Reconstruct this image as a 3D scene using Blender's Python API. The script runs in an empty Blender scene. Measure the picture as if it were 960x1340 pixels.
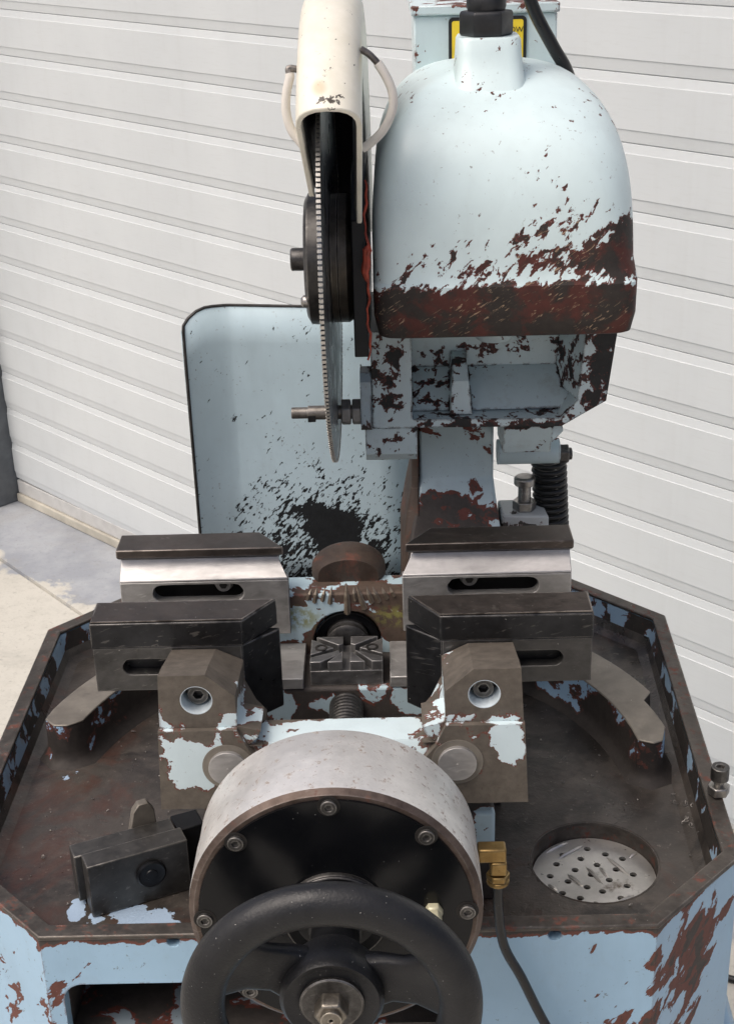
import bpy, bmesh, math, random
from mathutils import Vector, Matrix
from mathutils.geometry import tessellate_polygon
random.seed(7)
R = math.radians
sc = bpy.context.scene
COL = sc.collection

# ------------------------------------------------------------------ camera
TH, RO, YA = R(24.0), R(1.83), R(1.05)
fwd = Vector((-math.sin(YA)*math.cos(TH), math.cos(YA)*math.cos(TH), -math.sin(TH)))
r0 = Vector((math.cos(YA), math.sin(YA), 0)); u0 = r0.cross(fwd)
rgt = r0*math.cos(RO)-u0*math.sin(RO); upv = u0*math.cos(RO)+r0*math.sin(RO)
cd = bpy.data.cameras.new('camera'); cam = bpy.data.objects.new('camera', cd); COL.objects.link(cam)
M = Matrix.Identity(4)
for i in range(3):
    M[i][0] = rgt[i]; M[i][1] = upv[i]; M[i][2] = -fwd[i]
M[0][3], M[1][3], M[2][3] = .041, 0, 1.55
cam.matrix_world = M
cd.sensor_fit = 'HORIZONTAL'; cd.sensor_width = 36; cd.lens = 36*1854/960
cd.clip_start = .05; cd.clip_end = 500
sc.camera = cam

# ------------------------------------------------------------------ sky and soft sun
w = bpy.data.worlds.new('World'); sc.world = w; w.use_nodes = True
nt = w.node_tree; bg = nt.nodes['Background']
sky = nt.nodes.new('ShaderNodeTexSky'); sky.sky_type = 'NISHITA'; sky.sun_disc = False
SUN_EL, SUN_AZ = 58.0, 238.0      # azimuth measured clockwise from +Y (camera looks along +Y)
sky.sun_elevation = R(SUN_EL); sky.sun_rotation = R(SUN_AZ); sky.dust_density = 7.0; sky.air_density = .65
nt.links.new(sky.outputs[0], bg.inputs[0]); bg.inputs[1].default_value = .14
sd = bpy.data.lights.new('sun', 'SUN'); sun = bpy.data.objects.new('sun', sd); COL.objects.link(sun)
sd.energy = 1.35; sd.angle = R(45); sd.color = (1, .965, .92)
sdir = Vector((math.sin(R(SUN_AZ))*math.cos(R(SUN_EL)), math.cos(R(SUN_AZ))*math.cos(R(SUN_EL)), math.sin(R(SUN_EL))))
sun.rotation_euler = sdir.to_track_quat('Z', 'Y').to_euler()
sc.view_settings.view_transform = 'Standard'; sc.view_settings.look = 'None'
sc.view_settings.exposure = 0.12; sc.view_settings.gamma = 1
sc.render.engine = 'CYCLES'

# ------------------------------------------------------------------ material helpers
class NT:
    def __init__(s, name):
        s.m = bpy.data.materials.new(name); s.m.use_nodes = True; s.t = s.m.node_tree
        s.b = s.t.nodes['Principled BSDF']
        tc = s.n('ShaderNodeTexCoord'); s.obj = tc.outputs['Object']
    def n(s, typ, **k):
        q = s.t.nodes.new(typ)
        for a, v in k.items(): setattr(q, a, v)
        return q
    def put(s, sock, v):
        if isinstance(v, bpy.types.NodeSocket): s.t.links.new(v, sock)
        else:
            if isinstance(v, tuple) and len(v) == 3 and len(sock.default_value) == 4: v = v+(1,)
            sock.default_value = v
    def noise(s, scale, detail=4, rough=.55, vec=None, dist=0.0, off=0.0):
        q = s.n('ShaderNodeTexNoise'); q.inputs['Scale'].default_value = scale
        q.inputs['Detail'].default_value = detail; q.inputs['Roughness'].default_value = rough
        q.inputs['Distortion'].default_value = dist
        v = vec or s.obj
        if off:
            a = s.n('ShaderNodeVectorMath', operation='ADD'); s.put(a.inputs[0], v); a.inputs[1].default_value = (off, off*1.7, off*.6); v = a.outputs[0]
        s.put(q.inputs['Vector'], v); return q.outputs['Fac']
    def math(s, op, a, b=0.0, clamp=False):
        q = s.n('ShaderNodeMath', operation=op); q.use_clamp = clamp
        s.put(q.inputs[0], a); s.put(q.inputs[1], b); return q.outputs[0]
    def rng(s, v, a, b, c=0.0, d=1.0, smooth=False):
        q = s.n('ShaderNodeMapRange'); q.interpolation_type = 'SMOOTHSTEP' if smooth else 'LINEAR'
        s.put(q.inputs[0], v)
        for i, x in enumerate((a, b, c, d)): q.inputs[i+1].default_value = x
        return q.outputs[0]
    def mix(s, f, a, b):
        q = s.n('ShaderNodeMix', data_type='RGBA'); s.put(q.inputs[0], f); s.put(q.inputs[6], a); s.put(q.inputs[7], b); return q.outputs[2]
    def mapping(s, rot=(0,0,0), scale=(1,1,1)):
        q = s.n('ShaderNodeMapping'); s.put(q.inputs[0], s.obj); q.inputs['Rotation'].default_value = rot
        p = s.n('ShaderNodeMapping'); s.put(p.inputs[0], q.outputs[0]); p.inputs['Scale'].default_value = scale; return p.outputs[0]
    def spot(s, c, r, st):
        a = s.n('ShaderNodeVectorMath', operation='SUBTRACT'); s.put(a.inputs[0], s.obj); a.inputs[1].default_value = c
        d = s.n('ShaderNodeVectorMath', operation='DIVIDE'); s.put(d.inputs[0], a.outputs[0]); d.inputs[1].default_value = r
        l = s.n('ShaderNodeVectorMath', operation='LENGTH'); s.put(l.inputs[0], d.outputs[0])
        return s.rng(l.outputs['Value'], 1, .25, 0, st, True)
    def edge(s, rad=.003, a=.02, b=.2):
        bv = s.n('ShaderNodeBevel'); bv.samples = 4; bv.inputs[0].default_value = rad
        g = s.n('ShaderNodeNewGeometry')
        d = s.n('ShaderNodeVectorMath', operation='DOT_PRODUCT'); s.put(d.inputs[0], bv.outputs[0]); s.put(d.inputs[1], g.outputs['Normal'])
        return s.rng(s.math('SUBTRACT', 1.0, d.outputs['Value']), a, b)
    def bump(s, h, dist=.001, st=1.0):
        q = s.n('ShaderNodeBump'); q.inputs['Distance'].default_value = dist; q.inputs['Strength'].default_value = st
        s.put(q.inputs['Height'], h); s.put(s.b.inputs['Normal'], q.outputs[0])
    def out(s, col=None, rough=None, metal=None, spec=None):
        if col is not None: s.put(s.b.inputs['Base Color'], col)
        if rough is not None: s.put(s.b.inputs['Roughness'], rough)
        if metal is not None: s.put(s.b.inputs['Metallic'], metal)
        if spec is not None: s.put(s.b.inputs['Specular IOR Level'], spec)
        return s.m

PAINT = (.45, .585, .635); PRIMER = (.13, .038, .026); STEEL = (.055, .047, .042)
def chipped(name, spots=(), level=-.16, scale=55, rot=(0,0,0), stretch=(1,1,1), edge=.16, paint=PAINT, primer=PRIMER, steel=STEEL,
            deep=.05, rough=.34, fine=0.0, off=0.0, dirt=.35, tints=(), scuff=0.0, redden=0.0):
    s = NT(name)
    vec = s.mapping(rot, stretch)
    v = s.math('ADD', s.noise(scale, 5, .6, vec, .35, off), level)
    v = s.math('ADD', v, s.math('MULTIPLY', s.math('SUBTRACT', s.noise(scale*.27, 3, .5, None, 0, off+3), .5), .5))
    if fine: v = s.math('ADD', v, s.math('MULTIPLY', s.math('SUBTRACT', s.noise(scale*4, 3, .6, vec, 0, off+1), .5), fine))
    for c, r, st in spots: v = s.math('ADD', v, s.spot(c, r, st))
    if edge: v = s.math('ADD', v, s.math('MULTIPLY', s.edge(.0035), edge))
    chip = s.rng(v, .545, .556); dp = s.rng(v, .55+deep, .565+deep)
    big = s.noise(9, 4, .6, None, 0, off+5)
    pc = s.mix(s.rng(big, .35, .75), paint, tuple(x*.84 for x in paint))
    pc = s.mix(s.math('MULTIPLY', s.rng(s.noise(26, 6, .7, s.mapping((0,0,0), (1,1,.25)), 0, off+9), .5, .75), .22), pc, tuple(x*.6 for x in paint))
    pc = s.mix(s.math('MULTIPLY', s.rng(s.noise(38, 5, .7, None, 0, off+7), .56, .76), dirt), pc, (.22, .2, .17))
    pr = s.mix(s.noise(130, 4, .6), tuple(x*.55 for x in primer), tuple(x*1.5 for x in primer))
    stl = s.mix(s.noise(90, 4, .65, None, 0, 2), tuple(x*.5 for x in steel), tuple(x*1.9 for x in steel))
    if redden: stl = s.mix(s.math('MULTIPLY', s.rng(s.noise(34, 5, .65, None, .3, 11), .47, .58), redden), stl, pr)
    col = s.mix(chip, pc, s.mix(dp, pr, stl))
    if scuff:      # pale scratches on the bare metal
        sv = s.mapping((0, R(35), 0), (.45, 1, 2.2))
        col = s.mix(s.math('MULTIPLY', s.math('MULTIPLY', s.rng(s.noise(240, 4, .6, sv, .6), .60, .66), s.rng(s.noise(22, 2), .48, .6)), s.math('MULTIPLY', chip, scuff)), col, (.38,.27,.18))
    for c, r, st, tc in tints: col = s.mix(s.math('MULTIPLY', s.spot(c, r, st), s.rng(s.noise(150, 4, .65, None, 0, 8), .42, .56)), col, tc)
    pit = s.math('MULTIPLY', s.rng(s.noise(260, 3, .6, None, 0, off+13), .66, .70), s.rng(s.noise(16, 3, .6, None, 0, off+15), .45, .62))
    col = s.mix(s.math('MULTIPLY', pit, .65), col, (.10,.075,.06))
    ro = s.rng(s.math('ADD', chip, s.math('MULTIPLY', s.noise(60, 3), .3)), 0, 1.2, rough, .68)
    s.bump(s.math('ADD', s.math('MULTIPLY', chip, -1.0), s.math('MULTIPLY', s.noise(220, 3), s.math('ADD', s.math('MULTIPLY', chip, .5), .14))), .0007, .75)
    return s.out(col, ro, s.math('MULTIPLY', dp, .35))

def steel(name, a, b, rough=.42, metal=.85, scale=30, stretch=(1,1,1), edge=.6, edgecol=(.5,.47,.43), rust=0.0, rustcol=(.12,.05,.03), bump=.15, off=0.0, spots=(), spotcol=(.1,.1,.1), scratch=.22):
    s = NT(name); vec = s.mapping((0,0,0), stretch)
    n1 = s.noise(scale, 6, .65, vec, 0, off); n2 = s.noise(scale*5, 4, .6, vec, 0, off+2)
    f = s.rng(s.math('ADD', s.math('MULTIPLY', n1, .7), s.math('MULTIPLY', n2, .3)), .34, .66)
    col = s.mix(f, a, b)
    rm = 0.0
    if rust:
        rm = s.rng(s.math('ADD', s.noise(scale*1.3, 6, .7, None, .3, off+4), rust-.3), .46, .56)
        col = s.mix(rm, col, s.mix(s.noise(160, 4), rustcol, tuple(x*2.2 for x in rustcol)))
    for c, r, st in spots: col = s.mix(s.rng(s.math('ADD', s.noise(42, 5, .6, None, .3, 6), s.spot(c, r, st)), .80, .812), col, spotcol)
    mt = s.math('SUBTRACT', metal, s.math('MULTIPLY', rm, metal*.8)) if rust else metal
    ro = s.rng(s.math('ADD', n2, s.math('MULTIPLY', rm, .6) if rust else 0.0), .2, 1.0, rough-.12, rough+.3)
    if edge:
        e = s.math('MULTIPLY', s.math('MULTIPLY', s.edge(.0020, .012, .14), edge), s.rng(s.noise(70, 3, .6, None, 0, 9), .36, .56))
        col = s.mix(e, col, edgecol)
    if scratch:
        sv = s.mapping((0, R(17), R(31)), (.04, .4, 1)); sc_ = s.rng(s.noise(420, 2, .5, sv, 0, off+6), .64, .70)
        col = s.mix(s.math('MULTIPLY', s.math('MULTIPLY', sc_, s.rng(s.noise(24, 3, .6, None, 0, 5), .42, .62)), scratch), col, edgecol)
        dust = s.rng(s.noise(330, 2, .5, None, 0, off+12), .765, .785); col = s.mix(s.math('MULTIPLY', dust, .8), col, (.5,.48,.45))
        grm = s.math('MULTIPLY', s.rng(s.noise(11, 5, .65, None, .4, off+14), .48, .66), .45); col = s.mix(grm, col, tuple(x*.5 for x in a))
    s.bump(n2, .0006, bump)
    return s.out(col, ro, mt)

def plain(name, col, rough=.5, metal=0.0, var=.25, scale=40, spec=.5):
    s = NT(name); f = s.rng(s.noise(scale, 5, .6), .35, .65)
    c = s.mix(f, tuple(x*(1-var) for x in col), tuple(min(1, x*(1+var)) for x in col))
    s.bump(s.noise(scale*6, 3), .0004, .2)
    return s.out(c, s.rng(s.noise(scale*2, 3), .3, .7, rough-.08, rough+.1), metal, spec)

# ------------------------------------------------------------------ mesh helpers
def T(p): return Vector(p)
class G:
    def __init__(s, xf=None): s.bm = bmesh.new(); s.xf = xf
    def poly(s, vs, faces):
        q = [s.bm.verts.new(v) for v in vs]
        for f in faces:
            try: s.bm.faces.new([q[i] for i in f])
            except ValueError: pass
        return q
    def box(s, x0, x1, y0, y1, z0, z1, m=None):
        vs = [Vector((x, y, z)) for z in (z0, z1) for y in (y0, y1) for x in (x0, x1)]
        if m: vs = [m @ v for v in vs]
        s.poly(vs, [(0,2,3,1), (4,5,7,6), (0,1,5,4), (2,6,7,3), (0,4,6,2), (1,3,7,5)]); return s
    def loft(s, rings, cap=True, closed=True):
        n = len(rings[0]); vs = [v for r in rings for v in r]; f = []
        for k in range(len(rings)-1):
            for i in range(n if closed else n-1):
                j = (i+1) % n; f.append((k*n+i, k*n+j, (k+1)*n+j, (k+1)*n+i))
        if cap: f.append(tuple(reversed(range(n)))); f.append(tuple(range((len(rings)-1)*n, len(rings)*n)))
        s.poly(vs, f); return s
    def prism(s, pts, axis, a, b):
        mk = {'x': lambda p, t: (t, p[0], p[1]), 'y': lambda p, t: (p[0], t, p[1]), 'z': lambda p, t: (p[0], p[1], t)}[axis]
        return s.loft([[mk(p, a) for p in pts], [mk(p, b) for p in pts]])
    def plate(s, outer, holes, a, b, axis='z', fn=None):
        mk = fn or {'x': lambda p, t: (t, p[0], p[1]), 'y': lambda p, t: (p[0], t, p[1]), 'z': lambda p, t: (p[0], p[1], t)}[axis]
        loops = [outer]+list(holes); flat = [p for l in loops for p in l]; n = len(flat)
        tris = tessellate_polygon([[Vector((p[0], p[1], 0)) for p in l] for l in loops])
        vs = [mk(p, a) for p in flat]+[mk(p, b) for p in flat]; f = []
        for t in tris: f.append(tuple(t)); f.append(tuple(i+n for i in reversed(t)))
        o = 0
        for l in loops:
            k = len(l)
            for i in range(k): j = (i+1) % k; f.append((o+i, o+j, o+j+n, o+i+n))
            o += k
        s.poly(vs, f); return s
    def lathe(s, prof, c=(0,0,0), axis=(0,0,1), n=40, cap=True):
        ax = Vector(axis).normalized(); q = Vector((0,0,1)).rotation_difference(ax).to_matrix(); c = Vector(c)
        rings = [[c+q @ Vector((r*math.cos(2*math.pi*i/n), r*math.sin(2*math.pi*i/n), h)) for i in range(n)] for r, h in prof]
        return s.loft(rings, cap)
    def cyl(s, p0, p1, r, n=24, r2=None):
        p0, p1 = Vector(p0), Vector(p1); d = p1-p0
        return s.lathe([(r, 0), (r if r2 is None else r2, d.length)], p0, d, n)
    def tube(s, pts, r, n=10, close=False):
        pts = [Vector(p) for p in pts]; rings = []; prev = None; N = len(pts)
        rr = r if isinstance(r, (list, tuple)) else [r]*N
        for i, p in enumerate(pts):
            a = pts[(i-1) % N] if close else pts[max(i-1, 0)]; b = pts[(i+1) % N] if close else pts[min(i+1, N-1)]
            t = (b-a).normalized()
            if prev is None: prev = t.orthogonal().normalized()
            prev = (prev-t*prev.dot(t)).normalized(); c = t.cross(prev)
            rings.append([p+(prev*math.cos(2*math.pi*k/n)+c*math.sin(2*math.pi*k/n))*rr[i] for k in range(n)])
        if close: rings.append(rings[0])
        return s.loft(rings, not close)
    def build(s, name, mat, parent=None, bevel=0.0, smooth=35, seg=2, sub=0):
        if s.xf: s.bm.transform(s.xf)
        bmesh.ops.recalc_face_normals(s.bm, faces=s.bm.faces)
        me = bpy.data.meshes.new(name); s.bm.to_mesh(me); s.bm.free()
        me.materials.append(mat)
        o = bpy.data.objects.new(name, me); COL.objects.link(o)
        if smooth:
            for p in me.polygons: p.use_smooth = True
            try: me.set_sharp_from_angle(angle=R(smooth))
            except Exception: pass
        if parent: attach(o, parent)
        if bevel:
            b = o.modifiers.new('bevel', 'BEVEL'); b.width = bevel; b.segments = seg; b.limit_method = 'ANGLE'; b.angle_limit = R(32); b.harden_normals = False
        if sub:
            b = o.modifiers.new('sub', 'SUBSURF'); b.levels = sub; b.render_levels = sub
        return o
def attach(o, parent):
    o.parent = parent
    if parent.type == 'EMPTY': o.matrix_parent_inverse = Matrix.Translation(-parent.location)
def thing(name, label, cat, loc, group=None):
    o = bpy.data.objects.new(name, None); COL.objects.link(o); o.location = loc; o.empty_display_size = .05
    tag(o, label, cat, group); return o
def tag(o, label, cat, group=None):
    o['label'] = label; o['category'] = cat
    if group: o['group'] = group
def dup(src, parent, loc, rot=None):
    o = src.copy(); COL.objects.link(o); o.parent = parent
    o.location = loc
    if parent.type == 'EMPTY': o.matrix_parent_inverse = Matrix.Translation(-parent.location)
    if rot is not None: o.rotation_euler = rot
    return o
def circ(cx, cy, r, n=32, a0=0): return [(cx+r*math.cos(a0+2*math.pi*i/n), cy+r*math.sin(a0+2*math.pi*i/n)) for i in range(n)]
def stadium(x0, x1, z0, z1, n=8):
    r = (z1-z0)/2; zc = (z0+z1)/2; p = []
    for i in range(n+1): a = -math.pi/2+math.pi*i/n; p.append((x1-r+r*math.cos(a), zc+r*math.sin(a)))
    for i in range(n+1): a = math.pi/2+math.pi*i/n; p.append((x0+r+r*math.cos(a), zc+r*math.sin(a)))
    return p
def rrect(x0, x1, y0, y1, r, n=5):
    p = []
    for cx, cy, a in ((x1-r, y0+r, -90), (x1-r, y1-r, 0), (x0+r, y1-r, 90), (x0+r, y0+r, 180)):
        for i in range(n+1): t = R(a+90*i/n); p.append((cx+r*math.cos(t), cy+r*math.sin(t)))
    return p
def socket_screw(name, r, h, mat, parent, loc, axis):
    g = G(); g.plate(circ(0, 0, r, 20), [circ(0, 0, r*.5, 6)], 0, h*.98)
    g.lathe([(r*.52, 0), (r*.52, h*.35)], n=6)
    o = g.build(name, mat, parent, r*.08)
    o.location = loc; o.rotation_euler = Vector(axis).to_track_quat('Z', 'Y').to_euler(); return o

# ------------------------------------------------------------------ materials
m_jaw_top = steel('jaw_dark_steel', (.06,.05,.044), (.125,.104,.092), .36, .75, 25, (1,1,1), .9, (.55,.5,.45))
m_jaw_blk = steel('jaw_black_steel', (.016,.0165,.018), (.042,.043,.046), .34, .7, 22, (1,1,1), .8, (.5,.47,.43))
m_jaw_body = steel('jaw_grey_steel', (.06,.059,.057), (.135,.131,.126), .45, .8, 28, (1,1,1.5), .5, (.4,.38,.35))
m_ground = steel('ground_bright_steel', (.36,.35,.34), (.58,.565,.55), .48, .8, 60, (.3,1,1), .4, (.75,.73,.7), .06, (.09,.07,.05))
m_rear_jaw = steel('worn_grey_steel', (.22,.215,.205), (.40,.39,.375), .46, .6, 40, (.5,1,1), .7, (.75,.73,.7), .1, (.06,.05,.04))
m_black = plain('black_oxide', (.012,.0125,.014), .38, .5, .3, 40)
m_dark = plain('dark_recess_metal', (.02,.018,.016), .6, .3, .4, 50)
m_zinc = steel('zinc_bolt', (.22,.21,.2), (.45,.43,.4), .35, .95, 120, (1,1,1), .5, (.7,.68,.65), .12)
m_screwblk = steel('socket_screw_dark', (.05,.048,.046), (.14,.135,.13), .38, .9, 150, (1,1,1), .9, (.5,.48,.45))

# ------------------------------------------------------------------ setting: floor and garage door
def floor_mat():
    s = NT('concrete_floor')
    big = s.noise(1.3, 6, .6); fin = s.noise(22, 6, .7); gr = s.noise(90, 4, .7)
    c = s.mix(s.rng(big, .3, .7), (.44,.425,.375), (.55,.53,.475))
    c = s.mix(s.math('MULTIPLY', s.rng(fin, .5, .75), .45), c, (.34,.325,.285))
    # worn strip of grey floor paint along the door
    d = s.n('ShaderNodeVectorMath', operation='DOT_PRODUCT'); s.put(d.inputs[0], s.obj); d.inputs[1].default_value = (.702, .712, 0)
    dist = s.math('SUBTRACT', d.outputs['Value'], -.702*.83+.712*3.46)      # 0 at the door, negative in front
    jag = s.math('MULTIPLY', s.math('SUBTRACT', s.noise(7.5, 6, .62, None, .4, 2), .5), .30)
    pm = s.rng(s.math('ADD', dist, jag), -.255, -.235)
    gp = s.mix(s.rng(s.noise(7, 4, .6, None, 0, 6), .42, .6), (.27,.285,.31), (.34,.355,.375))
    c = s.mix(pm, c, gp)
    c = s.mix(s.math('MULTIPLY', s.rng(gr, .56, .7), .45), c, (.2,.19,.17))
    c = s.mix(s.math('MULTIPLY', s.rng(s.noise(3.2, 6, .75, None, .6, 8), .54, .7), .4), c, (.27,.26,.235))
    s.bump(s.math('ADD', s.math('MULTIPLY', fin, .6), gr), .002, .4)
    return s.out(c, s.rng(fin, .3, .7, .6, .85), 0, .3)
tdir = Vector((.712, -.702, 0)); ndir = Vector((-.702, -.712, 0)); D0 = Vector((-.83, 3.46, 0))     # along the door, out of the door
def dp_(s_, n_, z_): return D0+tdir*s_+ndir*n_+Vector((0, 0, z_))
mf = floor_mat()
g = G()
ja = math.atan2(-.76, .65); jt = Vector((math.cos(ja), math.sin(ja), 0)); jn = Vector((-jt.y, jt.x, 0)); jo = Vector((-.83, 3.095, 0))
prof = [(-220, 0), (-.005, 0), (-.003, -.010), (.003, -.010), (.005, 0), (220, 0)]
g.loft([[jo+jt*t+jn*a+Vector((0, 0, z)) for a, z in prof] for t in (-220, 220)], False, False)
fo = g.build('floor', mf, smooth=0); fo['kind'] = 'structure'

def door_mat():
    s = NT('white_door_steel')
    b = s.noise(2.2, 4, .6); v = s.mapping((0,0,0), (3, 3, 30))
    c = s.mix(s.rng(b, .3, .7), (.50,.53,.54), (.565,.595,.60))
    c = s.mix(s.math('MULTIPLY', s.rng(s.noise(9, 6, .7, v), .52, .8), .3), c, (.42,.43,.415))
    c = s.mix(s.math('MULTIPLY', s.rng(s.noise(3.5, 5, .7, s.mapping((0,0,0), (6, 6, .5))), .55, .75), .18), c, (.41,.415,.40))
    s.bump(s.math('ADD', s.noise(3, 3), s.math('MULTIPLY', s.noise(300, 2), .02)), .006, .4)
    return s.out(c, .42, 0, .4)
md = door_mat()
door = thing('garage_door', 'white ribbed steel garage door behind the saw', 'garage door', tuple(D0))
pitch = .1033; S0, S1 = -.225, 3.3; SLP = .018
# one slat: flat field between two stepped, tilted strips; profile (outward offset, height)
h = pitch
prof = [(0.0, .000), (.0012, .0012), (.0030, .0185), (.0034, .0187), (.0034, .0193), (.0045, .0201), (.0045, h-.0160), (.0034, h-.0152), (.0034, h-.0146), (.0032, h-.0143), (.0012, h-.0015), (0.0, h-.0008)]
slat0 = None; Z0 = .066
gq = G(); ringA = [tdir*S0+ndir*a+Vector((0, 0, z-S0*SLP)) for a, z in prof]; ringB = [tdir*S1+ndir*a+Vector((0, 0, z-S1*SLP)) for a, z in prof]
back = [(-.02, h-.0008), (-.02, 0)]
ringA += [tdir*S0+ndir*a+Vector((0, 0, z-S0*SLP)) for a, z in back]; ringB += [tdir*S1+ndir*a+Vector((0, 0, z-S1*SLP)) for a, z in back]
gq.loft([ringA, ringB]); slat0 = gq.build('door_slat', md, door, smooth=20); slat0.matrix_parent_inverse = Matrix.Identity(4); slat0.location = (0, 0, Z0)
for k in range(1, 20):
    o = slat0.copy(); COL.objects.link(o); o.parent = door; o.location = (0, 0, Z0+k*pitch)
def seg_box(g, s0, s1, n0, n1, z0, z1):
    vs = [dp_(a, b, c) for c in (z0, z1) for b in (n0, n1) for a in (s0, s1)]
    g.poly(vs, [(0,2,3,1), (4,5,7,6), (0,1,5,4), (2,6,7,3), (0,4,6,2), (1,3,7,5)])
g = G(); seg_box(g, S0, S1, -.015, .002, .026, .064); g.build('bottom_rail', plain('rail_grey', (.47,.47,.455), .45, 0, .08), door, .002)
g = G(); seg_box(g, S0, S1, -.02, .009, .001, .025); g.build('rubber_seal', plain('seal_cream', (.44,.415,.35), .8, 0, .2, 12), door, .0025)
post = thing('door_post', 'grey post at the left end of the garage door', 'door post', tuple(dp_(-.3, .1, 0)))
g = G(); seg_box(g, S0-.75, S0-.047, -.05, .12, 0, 2.4); g.build('pillar', plain('pillar_grey', (.36,.37,.37), .75, 0, .18, 6), post, .006)
g = G(); seg_box(g, S0-.045, S0-.002, -.03, .075, 0, 2.4); g.build('guide_rail', plain('guide_dark', (.13,.14,.15), .5, .3, .15), post, .003)

# ------------------------------------------------------------------ the saw
saw = thing('cold_saw', 'chipped pale blue cold saw with vise, round blade and octagonal tray', 'cold saw', (0, 1.15, 0))

# ---- base and tray
RZ = .82; FZ = .785
def octo(e):   # e = inset
    k = e*math.tan(math.pi/8)
    return [(-.236+k, .856+e), (.236-k, .856+e), (.317-e, .937+k), (.332-e, 1.347-k), (.24-k, 1.443-e), (-.24+k, 1.443-e), (-.332+e, 1.347-k), (-.332+e, .952+k)]
m_base = chipped('base_paint', spots=[((.278,.90,.765), (.065,.07,.075), .27), ((.27,.895,.70), (.07,.07,.06), .12), ((.0,.85,.8195), (.8,.08,.0135), .42), ((-.30,.90,.74), (.08,.08,.06), .06), ((.21,.856,.72),(.05,.03,.04),.12),((-.235,.857,.75), (.02,.03,.1), .1), ((.236,.857,.75), (.012,.03,.1), .2)],
                 level=-.135, scale=52, rot=(0, R(52), 0), stretch=(.55,.8,1.5), edge=.12, deep=.13, dirt=.12, paint=(.33,.50,.645), primer=(.12,.042,.03))
m_rim = steel('worn_rim', (.055,.048,.042), (.13,.115,.1), .45, .6, 60, (1,1,1), .8, (.4,.37,.33), .22, (.09,.03,.02))
g = G()
o0, o1 = octo(0), octo(0.0005)
# outer walls below the rim (front wall has its own plate with the chip pocket)
def wall(a, b, z0, z1, th):
    a, b = Vector((*a, 0)), Vector((*b, 0)); t = (b-a).normalized(); nn = Vector((-t.y, t.x, 0))
    ax = a; bx = b
    vs = [ax, bx, bx+nn*th, ax+nn*th]
    g.loft([[v+Vector((0,0,z0)) for v in vs], [v+Vector((0,0,z1)) for v in vs]])
for i in range(1, 8): wall(o0[i], o0[(i+1) % 8], .58, RZ-.004, .012)
pocket = rrect(-.2235, .075, .66, .772, .016)
holes = [pocket, circ(-.1335, .8125, .0052, 16), circ(.158, .8115, .0052, 16)]
g.plate([(-.236, .58), (.236, .58), (.236, RZ-.004), (-.236, RZ-.004)], holes, .856, .870, 'y')
base = g.build('base', m_base, saw, .0015)
g = G(); i0, i1 = octo(-.001), octo(.0135)
g.plate(i0, [i1], RZ-.004, RZ)
g.build('rim', m_rim, base, .0012)
def tray_mat():
    s = NT('tray_grime')
    n1 = s.noise(9, 6, .68, None, .5); n2 = s.noise(46, 6, .7); n3 = s.noise(240, 3, .6)
    c = s.mix(s.rng(n1, .36, .64), (.026,.0225,.02), (.07,.06,.051))
    c = s.mix(s.math('MULTIPLY', s.rng(n2, .48, .68), .6), c, (.095,.08,.068))
    redm = s.math('ADD', s.noise(13, 6, .7, None, .6, 4), s.spot((-.30, 1.0, FZ), (.16, .40, .2), .12))
    c = s.mix(s.math('MULTIPLY', s.rng(redm, .56, .68), .5), c, (.085,.030,.018))
    c = s.mix(s.math('MULTIPLY', s.rng(s.noise(7, 5, .7, None, .8, 9), .53, .6), .7), c, (.010,.009,.0085))
    c = s.mix(s.math('MULTIPLY', s.rng(n3, .66, .72), .6), c, (.19,.165,.14))
    bm_ = s.math('ADD', s.math('ADD', s.noise(42, 5, .6, None, .3, 6), s.spot((-.17,.915,FZ), (.075,.032,.03), .38)), s.math('ADD', s.spot((-.225,.93,FZ), (.012,.03,.03), .35), s.spot((-.27,1.12,FZ), (.03,.02,.03), .22)))
    pm = s.rng(bm_, .80, .812); c = s.mix(pm, c, (.36,.47,.60))
    s.bump(s.math('ADD', s.math('ADD', s.math('MULTIPLY', n2, .8), s.math('MULTIPLY', n3, .5)), s.math('MULTIPLY', pm, .5)), .0011, .6)
    return s.out(c, s.rng(s.noise(12, 5, .65, None, .6, 9), .38, .62, .52, .26), .15, .5)
m_tray = tray_mat()
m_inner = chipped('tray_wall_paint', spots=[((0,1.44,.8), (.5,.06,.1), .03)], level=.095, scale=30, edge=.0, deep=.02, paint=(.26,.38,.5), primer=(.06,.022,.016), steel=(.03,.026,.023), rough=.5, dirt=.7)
g = G(); a, b, c2 = octo(.0135), octo(.0165), octo(.03)
g.loft([[(x, y, RZ-.0042) for x, y in a], [(x, y, FZ+.012) for x, y in b]], False); 
g.build('tray_wall', m_inner, base, smooth=20)
DR = (.2062, .978)
g = G(); drain = circ(DR[0], DR[1], .0535, 40)
g.plate(c2, [drain], FZ-.006, FZ)
g.loft([[(x, y, FZ+.012) for x, y in b], [(x, y, FZ+.004) for x, y in octo(.0205)], [(x, y, FZ) for x, y in c2]], False)
g.build('tray_floor', m_tray, base, .0, 40)
g = G(); g.loft([[(x, y, z) for x, y in circ(DR[0], DR[1], rr, 40)] for rr, z in ((.0550, FZ+.0004), (.0533, FZ-.003), (.0533, FZ-.06), (.001, FZ-.06))], False)
g.build('drain_well', m_rim, base)
# painted lip between tray floor and front rim, left of the vise
g = G(); g.box(-.215, -.085, .884, .905, FZ-.001, FZ+.0035); g.build('painted_lip', chipped('lip_paint', spots=[], level=-.10, scale=40, edge=.1, deep=.2, paint=(.40,.52,.68)), base, .002)
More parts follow.
